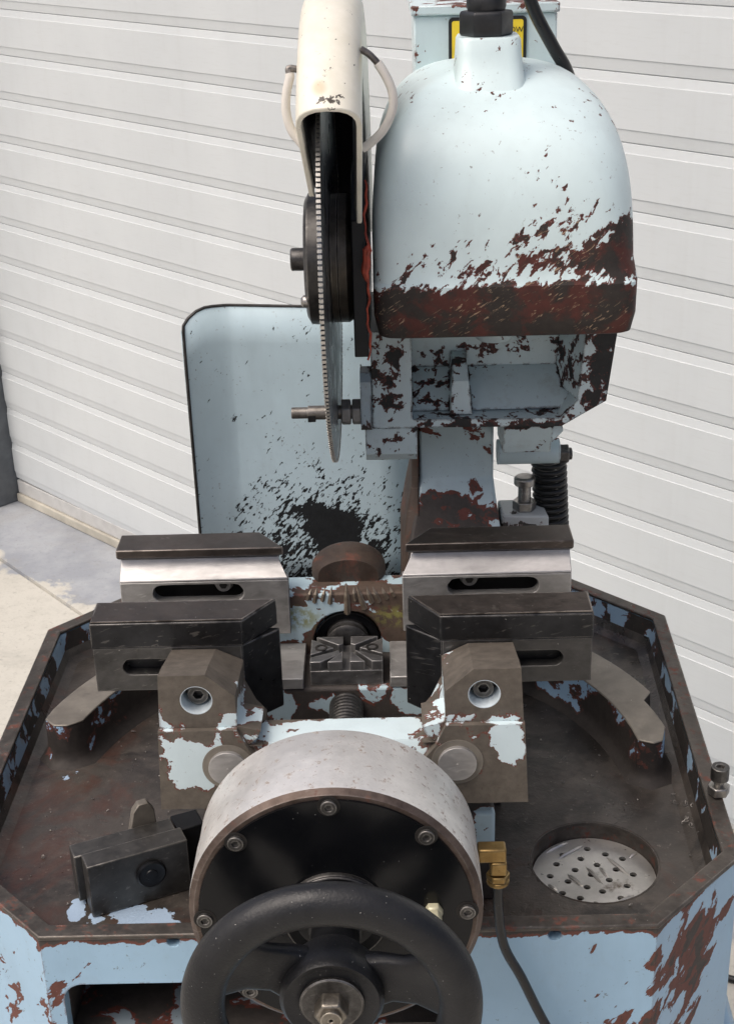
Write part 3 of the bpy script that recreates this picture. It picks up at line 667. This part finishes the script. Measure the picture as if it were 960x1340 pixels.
# ------------------------------------------------------------------ saw head (turned a little on its swivel)
HX = Matrix.Translation((0, 1.2, 0)) @ Matrix.Rotation(R(-0.6), 4, 'Z') @ Matrix.Translation((0, -1.2, 0))
BC = Vector((-.005, 1.2, 1.2549)); BR = .175
# swing arm under the gear housing
m_swing = chipped('arm_paint', spots=[((.035,1.203,1.14), (.035,.014,.09), .155), ((.236,1.203,1.14), (.025,.014,.09), .155), ((.04,1.205,1.08), (.03,.02,.03), .07), ((.045,1.2,1.15), (.025,.06,.06), .06), ((.232,1.2,1.15), (.022,.06,.06), .05), ((.14,1.25,1.15), (.12,.03,.05), .055), ((.14,1.2,1.096), (.13,.06,.012), .16), ((.205,1.24,1.14), (.03,.05,.06), .09), ((.085,1.25,1.155), (.04,.05,.04), .04), ((.17,1.24,1.13), (.05,.05,.04), -.12)],
                  level=-.06, scale=75, stretch=(1,1,1), edge=.15, deep=.05, fine=.22, primer=(.075,.022,.017), steel=(.022,.022,.022), paint=(.54,.65,.675), dirt=.35)
g = G(HX)
outer = [(.0265, 1.0985), (.185, 1.0965), (.204, 1.081), (.2, 1.0985), (.2365, 1.118), (.2445, 1.184), (.0265, 1.187)]
outer = [(.0265, 1.0965), (.197, 1.0945), (.2365, 1.118), (.2445, 1.187), (.0265, 1.187)]
pk = [(.0625, 1.104), (.196, 1.1025), (.2105, 1.119), (.2165, 1.1835), (.0625, 1.1835)]
g.plate(outer, [pk], 1.205, 1.262, 'y')
g.plate(outer, [], 1.2625, 1.34, 'y')
g.loft([[(x, y, z) for y, z in ((1.2624, 1.1355), (1.259, 1.1345), (1.226, 1.1045), (1.2624, 1.1045))] for x in (.0627, .2085)])
# inner upright rib and corner gusset
g.loft([[(.097, 1.215, 1.1042), (.117, 1.215, 1.1042), (.117, 1.262, 1.1042), (.097, 1.262, 1.1042)], [(.099, 1.219, 1.135), (.114, 1.219, 1.135), (.115, 1.262, 1.135), (.098, 1.262, 1.135)], [(.100, 1.232, 1.148), (.1125, 1.232, 1.148), (.114, 1.262, 1.150), (.099, 1.262, 1.150)]])
g.loft([[(.2162, 1.21, 1.183), (.2105, 1.21, 1.119), (.196, 1.262, 1.119), (.2, 1.262, 1.183)], [(.2172, 1.21, 1.183), (.2115, 1.21, 1.119), (.2112, 1.2622, 1.119), (.217, 1.2622, 1.183)]])
# left cheek reaching down to the pivot, and underside boss
g.loft([[(x, y, z) for y, z in ((1.2075, 1.0955), (1.2075, 1.07), (1.215, 1.0615), (1.30, 1.0615), (1.30, 1.0955))] for x in (.0195, .0665)])
g.loft([[(x, y, z) for y, z in ((1.2085, 1.0940), (1.225, 1.062), (1.30, 1.052), (1.30, 1.0940))] for x in (.146, .190)])
g.prism([(.19, 1.0938), (.199, 1.0938), (.2, 1.086), (.19, 1.075)], 'y', 1.215, 1.30)
arm = g.build('swing_arm', m_swing, saw, .0022)
g = G(HX); g.lathe([(.018, 0), (.018, -.012), (.015, -.016)], (.1375, 1.232, 1.186), (0,0,1), 30); g.build('oil_boss', m_swing, arm, .0015)
g = G(HX); g.lathe([(.0075, -.0165), (.0075, -.0175), (.004, -.0175), (.004, -.012)], (.1375, 1.232, 1.186), (0,0,1), 24); g.build('oil_plug', m_dark, arm)
# guide bracket and blade guide rod
m_brk = chipped('bracket_paint', level=.06, scale=30, edge=.12, deep=.0, paint=(.4,.5,.55))
g = G(HX); g.plate(stadium(1.196, 1.232, 1.096, 1.150) and [(1.192, 1.100), (1.226, 1.096), (1.226, 1.146), (1.218, 1.1515), (1.199, 1.1515), (1.192, 1.145)], [rrect(1.199, 1.219, 1.122, 1.145, .006)], .0165, .0262, 'x')
br = g.build('guide_bracket', m_brk, arm, .0015)
m_rod = steel('guide_rod_steel', (.13,.12,.105), (.28,.26,.24), .4, .9, 90, (1,1,1), .5, (.6,.57,.52), .1)
rz = 1.1125; ry = 1.206
g = G(HX); rodp = Vector((-.0465, ry, rz))
g.lathe([(.0046, 0), (.0052, .0006), (.0052, .0148), (.0064, .015), (.0064, .0218), (.0064, .066)], rodp, (1,0,0), 20); rod = g.build('guide_rod', m_rod, br, .0003)
g = G(HX); g.box(-.0315, -.0245, ry-.0068, ry+.0068, rz-.0066, rz-.001); g.build('rod_flat', m_black, rod)
for x0 in (-.0012, .0085):
    g = G(HX); g.lathe([(.0124, 0), (.0124, .0084)], (x0, ry, rz), (1,0,0), 6); g.build('lock_nut', m_rear_jaw, rod, .0012)

# gear housing
m_hood = chipped('hood_paint', spots=[((.175,1.12,1.258), (.115,.10,.062), .155), ((.235,1.15,1.275), (.03,.10,.035), .12), ((.08,1.12,1.254), (.07,.10,.022), .08), ((.232,1.14,1.275), (.045,.09,.05), .16), ((.135,1.15,1.218), (.4,.4,.0345), .9), ((.05,1.15,1.33), (.06,.12,.08), -.1), ((.1,1.14,1.33),(.12,.1,.035),-.05)],
                 level=-.128, scale=112, rot=(0, R(48), 0), stretch=(.66, .9, 1.35), edge=.03, deep=.035, fine=.11, rough=.30, dirt=.06, primer=(.105,.028,.021), steel=(.030,.025,.022), paint=(.66,.79,.80), scuff=1.0, redden=.75)
g = G(HX)
def sect(z, a, yf, yb, p=3.2, n=160):
    o = []; yc = (yf+yb)/2; b = (yb-yf)/2
    for i in range(n):
        t = 2*math.pi*i/n; ct, st = math.cos(t), math.sin(t)
        pp_ = p if ct >= 0 else max(p, 11.0)
        o.append((.1400+a*abs(ct)**(2/pp_)*(1 if ct >= 0 else -1), yc+b*abs(st)**(2/pp_)*(1 if st >= 0 else -1), z))
    return o
rings = [sect(1.2030, .1035, 1.1315, 1.40, 18), sect(1.2045, .1055, 1.1285, 1.40, 18), sect(1.220, .1085, 1.1235, 1.40, 16), sect(1.2475, .1088, 1.1220, 1.40, 15), sect(1.2505, .1088, 1.1238, 1.40, 12)]
zb0, Hh = 1.251, .1535
for i in range(1, 23):
    t = math.sin(math.pi/2*i/22); k = max(0, 1-t**3.5)**.36
    p = 8.5-5.6*t**.6
    rings.append(sect(zb0+Hh*t, max(.004, .1088*k), 1.262-.137*max(.004, k**1.5), 1.30+.10*max(.01, k), p))
g.loft(rings)
hood = g.build('gear_housing', m_hood, saw, 0, 32)
# boss carrying the cable gland
g = G(HX); pr = []
rr = []
for z, a, yf, yb in ((1.335, .052, 1.150, 1.27), (1.355, .041, 1.163, 1.27), (1.372, .0345, 1.178, 1.27), (1.388, .0305, 1.192, 1.27), (1.405, .0282, 1.203, 1.269), (1.418, .027, 1.210, 1.268), (1.428, .0265, 1.212, 1.266), (1.4305, .025, 1.214, 1.264)):
    b = (yb-yf)/2; yc2 = (yb+yf)/2
    rr.append([(.131+a*abs(math.cos(t))**.4*(1 if math.cos(t) >= 0 else -1), yc2+b*abs(math.sin(t))**.4*(1 if math.sin(t) >= 0 else -1), z) for t in [2*math.pi*i/32 for i in range(32)]])
g.loft(rr); g.build('gland_boss', m_hood, hood, 0, 40)
m_gland = plain('gland_black', (.018,.019,.021), .42, .2, .4, 70)
g = G(HX); gcx = Vector((.1295, 1.238, 1.4306)); g.lathe([(.0215, 0), (.0225, .002), (.0225, .0175), (.021, .0195)], gcx, (0,0,1), 6); g.build('cable_gland', m_gland, hood, .001)
g = G(HX); g.lathe([(.0155, .0195), (.0165, .023), (.0165, .03), (.014, .034), (.0105, .06)], gcx, (0,0,1), 24); g.build('gland_nut', m_gland, hood)
# left side plate, sealant bead
g = G(HX); g.plate([(1.130, 1.188), (1.36, 1.188), (1.36, 1.29), (1.30, 1.33), (1.19, 1.33), (1.14, 1.30)], [], .0150, .0268, 'x'); g.build('side_plate', m_black, hood, .001)
m_seal = plain('red_sealant', (.32,.05,.025), .55, 0, .35, 120)
g = G(HX); pts = []; rad = []
for i in range(34):
    t = i/33; z = 1.332-t*.146; y = 1.128+.0018*math.sin(9*t)+max(0, (z-1.29))*.35
    pts.append((.0275+.0011*math.sin(23*t)+.0007*math.sin(61*t), y, z)); rad.append(.0007+.0005*abs(math.sin(13*t))+(.0030 if .34 < t < .52 else 0)*(.4+.6*abs(math.sin(31*t))))
g.tube(pts, rad, 7); g.build('sealant_bead', m_seal, hood)
# terminal box behind the housing, warning label
m_box = chipped('box_paint', spots=[((.14,1.36,1.447), (.12,.1,.012), .2)], level=-.13, scale=50, edge=.22, deep=.08, rough=.3, dirt=.05, paint=(.60,.715,.735))
g = G(); g.box(.073, .2035, 1.362, 1.46, 1.25, 1.4365); tb_ = g.build('terminal_box', m_box, saw, .0015)
g = G(); g.box(.0702, .2055, 1.3585, 1.463, 1.4368, 1.4455); g.build('box_lid', m_box, tb_, .0015)
g = G(); g.prism(rrect(.1045, .1755, 1.372, 1.4345, .004), 'y', 1.3602, 1.3615); st = g.build('warning_label', plain('label_black', (.012,.012,.013), .4), tb_)
g = G(); g.prism(rrect(.1075, .1725, 1.375, 1.4315, .002), 'y', 1.3596, 1.3601); g.build('label_field', plain('label_yellow', (.75,.55,.03), .45, 0, .12), st)
tcv = bpy.data.curves.new('letters', 'FONT'); tcv.body = 'OW'; tcv.size = .0068; tcv.extrude = .0001
to = bpy.data.objects.new('tmp', tcv); COL.objects.link(to); dg = bpy.context.evaluated_depsgraph_get(); me = bpy.data.meshes.new_from_object(to.evaluated_get(dg)); bpy.data.objects.remove(to)
me.materials.clear(); me.materials.append(plain('letter_black', (.012,.012,.012), .5))
me.transform(Matrix.Translation((.1598, 1.3593, 1.4205)) @ Matrix.Rotation(R(90), 4, 'X'))
lo = bpy.data.objects.new('lettering', me); COL.objects.link(lo); lo.parent = st
# power cable over the housing
g = G(); g.tube(smoothpts([(.1295, 1.238, 1.483), (.1305, 1.246, 1.53), (.141, 1.272, 1.556), (.156, 1.295, 1.532), (.1655, 1.305, 1.48), (.176, 1.31, 1.445), (.195, 1.315, 1.411), (.209, 1.325, 1.388), (.222, 1.35, 1.35), (.23, 1.40, 1.28)]), .0058, 12); g.build('power_cable', m_hose, saw)
g = G(); g.cyl((.188, 1.335, 1.372), (.188, 1.333, 1.393), .011, 20); g.build('rubber_plug', m_gland, hood, .002)

# blade
m_blade = NT('blade_steel')
lp = m_blade.mapping((0,0,0), (1, 6, 6))
m_bl = m_blade.out(m_blade.mix(m_blade.rng(m_blade.noise(30, 5, .6), .35, .65), (.16,.165,.17), (.36,.365,.37)), m_blade.rng(m_blade.noise(60, 4), .3, .7, .22, .42), .95)
g = G(HX); NT_ = 270; ring = []
for i in range(NT_):
    a = 2*math.pi*i/NT_; da = 2*math.pi/NT_
    for f, r_ in ((0, BR), (.62, BR), (.68, BR-.0022), (.94, BR-.0022)): ring.append((BC.y+r_*math.cos(a+f*da), BC.z+r_*math.sin(a+f*da)))
g.plate(ring, [circ(BC.y, BC.z, .016, 24)], BC.x-.0012, BC.x+.0012, 'x')
bl = g.build('saw_blade', m_bl, saw, 0, 30)
# bright tooth tips
m_tip = steel('tooth_steel', (.40,.385,.35), (.66,.63,.57), .4, .8, 300, (1,1,1), 0)
g = G(HX)
for i in range(NT_):
    a = 2*math.pi*(i+.31)/NT_; er = Vector((0, math.cos(a), math.sin(a))); et = Vector((0, -er.z, er.y)); c_ = Vector((BC.x, BC.y, BC.z))+er*(BR-.0008); hw = 2*math.pi*BR/NT_*.30
    vs = [c_+er*e+et*t*hw+Vector((x, 0, 0)) for x in (-.0017, .0017) for t in (-1, 1) for e in (-.0012, .0011)]
    g.poly(vs, [(0,1,3,2), (4,6,7,5), (0,4,5,1), (2,3,7,6), (0,2,6,4), (1,5,7,3)])
tt = g.build('tooth_row', m_tip, bl, 0, 0); tt['kind'] = 'stuff'
m_fl = steel('flange_dark_steel', (.03,.029,.029), (.075,.072,.068), .34, .85, 50, (1,1,1), .6, (.4,.38,.35))
m_fl2 = steel('flange_brown_steel', (.06,.052,.042), (.14,.122,.1), .4, .8, 50, (1,1,1), .4)
bc = Vector((BC.x, BC.y, BC.z))
g = G(HX); g.lathe([(.050, -.0205), (.0555, -.0175), (.0565, -.004), (.0540, -.0018), (.01, -.0018)], bc, (1,0,0), 64); fl = g.build('clamp_flange', m_fl, bl, 0, 30)
g = G(HX); g.lathe([(.01, .0018), (.0545, .0018), (.0545, .0075)], bc, (1,0,0), 64); g.lathe([(.0545, .0082), (.0545, .0150), (.05, .0225), (.02, .0225)], bc, (1,0,0), 64); g.build('drive_flange', m_fl2, bl, 0, 30)
g = G(HX); g.lathe([(.0088, -.0345), (.0098, -.0335), (.0098, -.02)], bc, (1,0,0), 24); g.build('blade_bolt', m_screwblk, fl)
for a in (-90-24,):
    p = bc+Vector((0, -.041, -.026)); g = G(HX); g.lathe([(.003, -.0245), (.0052, -.0225), (.0055, -.018)], p, (1,0,0), 18); g.build('flange_pin', m_zinc, fl)
# blade guard
m_guard = NT('cream_guard_paint')
gn = m_guard.noise(60, 5, .65); sp = m_guard.math('ADD', m_guard.math('ADD', m_guard.noise(130, 4, .7), m_guard.spot((.004, 1.045, 1.405), (.012, .02, .012), .2)), m_guard.spot((.004, 1.07, 1.43), (.010, .06, .06), .05))
cm = m_guard.rng(sp, .66, .69)
c_ = m_guard.mix(m_guard.rng(gn, .3, .7), (.70,.67,.56), (.78,.75,.65))
c_ = m_guard.mix(m_guard.spot((-.003, 1.05, 1.415), (.008, .012, .010), .55), c_, (.45,.25,.07))
c_ = m_guard.mix(cm, c_, (.05,.04,.03)); m_guard.bump(m_guard.noise(120, 3), .0004, .15)
m_gd = m_guard.out(c_, .33, 0, .5)
g = G(HX); X0, X1 = BC.x-.0148, BC.x+.0340; RO_ = .2220; th = .0044
def gsec(a, rl, rr, al, ar, off=0.0, rin=None):
    # U section at polar angle a (degrees) in the blade plane; legs end at radius rl / rr and polar angle al / ar
    def pt(x, r_, an): return Vector((x, BC.y+r_*math.cos(R(an)), BC.z+r_*math.sin(R(an))))
    xm = (X0+X1)/2; hw = (X1-X0)/2; rc = .0245
    def path(o):
        q = [pt(X0+o+.004, rl, al)]
        for i in range(11):
            t = math.pi-math.pi*i/10; ct, st = math.cos(t), math.sin(t)
            q.append(pt(xm+(hw-o)*abs(ct)**.75*(1 if ct >= 0 else -1), RO_-rc+(rc-o)*st**.85 if st > 1e-6 else RO_-rc, a))
        q.append(pt(X1-o-.004, rr, ar)); return q
    return path(off)+path(off+(rin or th))[::-1]
rings = []
for a in list(range(138, -7, -4)):
    k = max(0.0, (a-110)/28); rings.append(gsec(a, .112, .100+.06*(1-k), a+3*k, a+13*k))
g.loft(rings); gd = g.build('blade_guard', m_gd, saw, .001)
m_gin = plain('guard_shade_black', (.010,.0105,.012), .5, 0, .2)  # black inner sheet: the shade inside the guard, put into colour
g = G(HX); rings = []
for a in list(range(135, -7, -4)):
    k = max(0.0, (a-110)/28); rings.append(gsec(a, .114, .102+.06*(1-k), a+3*k, a+13*k, th+.0003, .0008))
g.loft(rings); g.build('guard_inner_shade', m_gin, gd)
# wire loops at both sides of the guard
m_loop = plain('loop_plastic', (.66,.63,.58), .4, 0, .06); m_wire = steel('loop_wire', (.1,.09,.085), (.25,.23,.21), .4, .9, 90)
def loop(pts, k):
    g = G(HX); P_ = smoothpts(pts); g.tube(P_[:k+1], .0026, 10); lw = g.build('loop_wire', m_wire, gd)
    g = G(HX); g.tube(P_[k:], .0035, 12); g.build('guard_loop', m_loop, gd)
loop([(X1-.001, 1.10, 1.4365), (X1+.006, 1.10, 1.432), (X1+.014, 1.10, 1.4225), (X1+.0215, 1.10, 1.407), (X1+.022, 1.10, 1.393), (X1+.015, 1.10, 1.378), (X1+.004, 1.10, 1.3675), (X1-.002, 1.10, 1.364)], 10)
loop([(X0+.001, 1.10, 1.423), (X0-.006, 1.10, 1.424), (X0-.0055, 1.098, 1.418), (X0-.0085, 1.098, 1.407), (X0-.0095, 1.098, 1.393), (X0-.006, 1.098, 1.379), (X0+.002, 1.098, 1.368)], 10)

# ------------------------------------------------------------------ loose stop block in the tray
stp = thing('stop_clamp', 'loose black steel clamp block with screw lying in the left of the tray', 'clamp block', (-.17, .95, FZ))
SX = Matrix.Translation((-.209, .9175, FZ+.0005)) @ Matrix.Rotation(R(24), 4, 'Z')
m_stp = steel('block_dark_steel', (.05,.048,.045), (.12,.114,.106), .42, .7, 24, (1,1,1), .9, (.5,.47,.42))
g = G(SX); g.box(0, .084, 0, .0195, 0, .050); g.build('front_block', m_stp, stp, .0009)
g = G(SX); g.box(-.006, .080, .0197, .038, .004, .0485); g.build('back_block', m_stp, stp, .0009)
g = G(SX); g.lathe([(.0125, 0), (.0125, .0022), (.011, .0032), (.0095, .0026), (.005, .0026), (.0045, .0034)], (.051, -.0002, .028), (0,-1,0), 28); g.build('screw_head', m_black, stp)
g = G(SX); g.plate([(.040, .02), (.070, .02), (.068, .060), (.063, .0685), (.055, .0685), (.050, .062)], [], .0382, .046, 'y'); g.build('tongue', m_arm, stp, .001)
g = G(SX); g.box(.082, .105, .022, .045, 0.002, .045); g.build('end_piece', m_black, stp, .001)

# black cable on the floor at the right
g = G(); g.tube(smoothpts([(.36, 1.80, .006), (.45, 1.73, .006), (.53, 1.69, .006), (.60, 1.665, .006), (.75, 1.64, .006), (1.0, 1.7, .006)]), .0055, 10)
fc = g.build('floor_cable', m_hose); tag(fc, 'black cable lying on the concrete floor at the right', 'cable')

# swarf and grit in the tray
rnd = random.Random(5)
g = G()
def chipcurl(c, sz):
    a = rnd.uniform(0, 6.28); pts = []; el = rnd.uniform(-.3, .8); turns = rnd.uniform(.5, 1.6)
    for i in range(7):
        t = i/6*turns*6.28; pts.append(Vector((c[0]+sz*math.cos(a+t)*.6+math.cos(a)*sz*i/6, c[1]+sz*math.sin(a+t)*.6+math.sin(a)*sz*i/6, c[2]+sz*.35*(1+math.sin(t+el)))))
    g.tube(pts, [.0002]+[.00045]*5+[.0002], 4)
for i in range(30): chipcurl((rnd.gauss(.302, .006), rnd.gauss(1.035, .013), FZ+.0015+abs(rnd.gauss(0, .0022))), rnd.uniform(.0015, .004))
for i in range(150):
    for k in range(20):
        x, y = rnd.uniform(-.29, .29), rnd.uniform(.92, 1.38)
        if (abs(x) > .15 or y > 1.22) and abs(x)+y < 1.55 and (x-DR[0])**2+(y-DR[1])**2 > .06**2 and y-abs(x) > .67: break
    if rnd.random() < .25: chipcurl((x, y, FZ+.0008), rnd.uniform(.0010, .0028))
    else:
        r_ = rnd.uniform(.0004, .0011); g.lathe([(r_*.6, 0), (r_, r_*.6), (r_*.4, r_*1.2)], (x, y, FZ), (rnd.uniform(-.3, .3), rnd.uniform(-.3, .3), 1), 5)
sw = g.build('swarf', steel('swarf_steel', (.05,.045,.04), (.16,.15,.14), .45, .6, 200), None, 0, 40)
sw['kind'] = 'stuff'; sw['label'] = 'fine metal swarf and grit scattered over the tray floor'; sw['category'] = 'swarf'
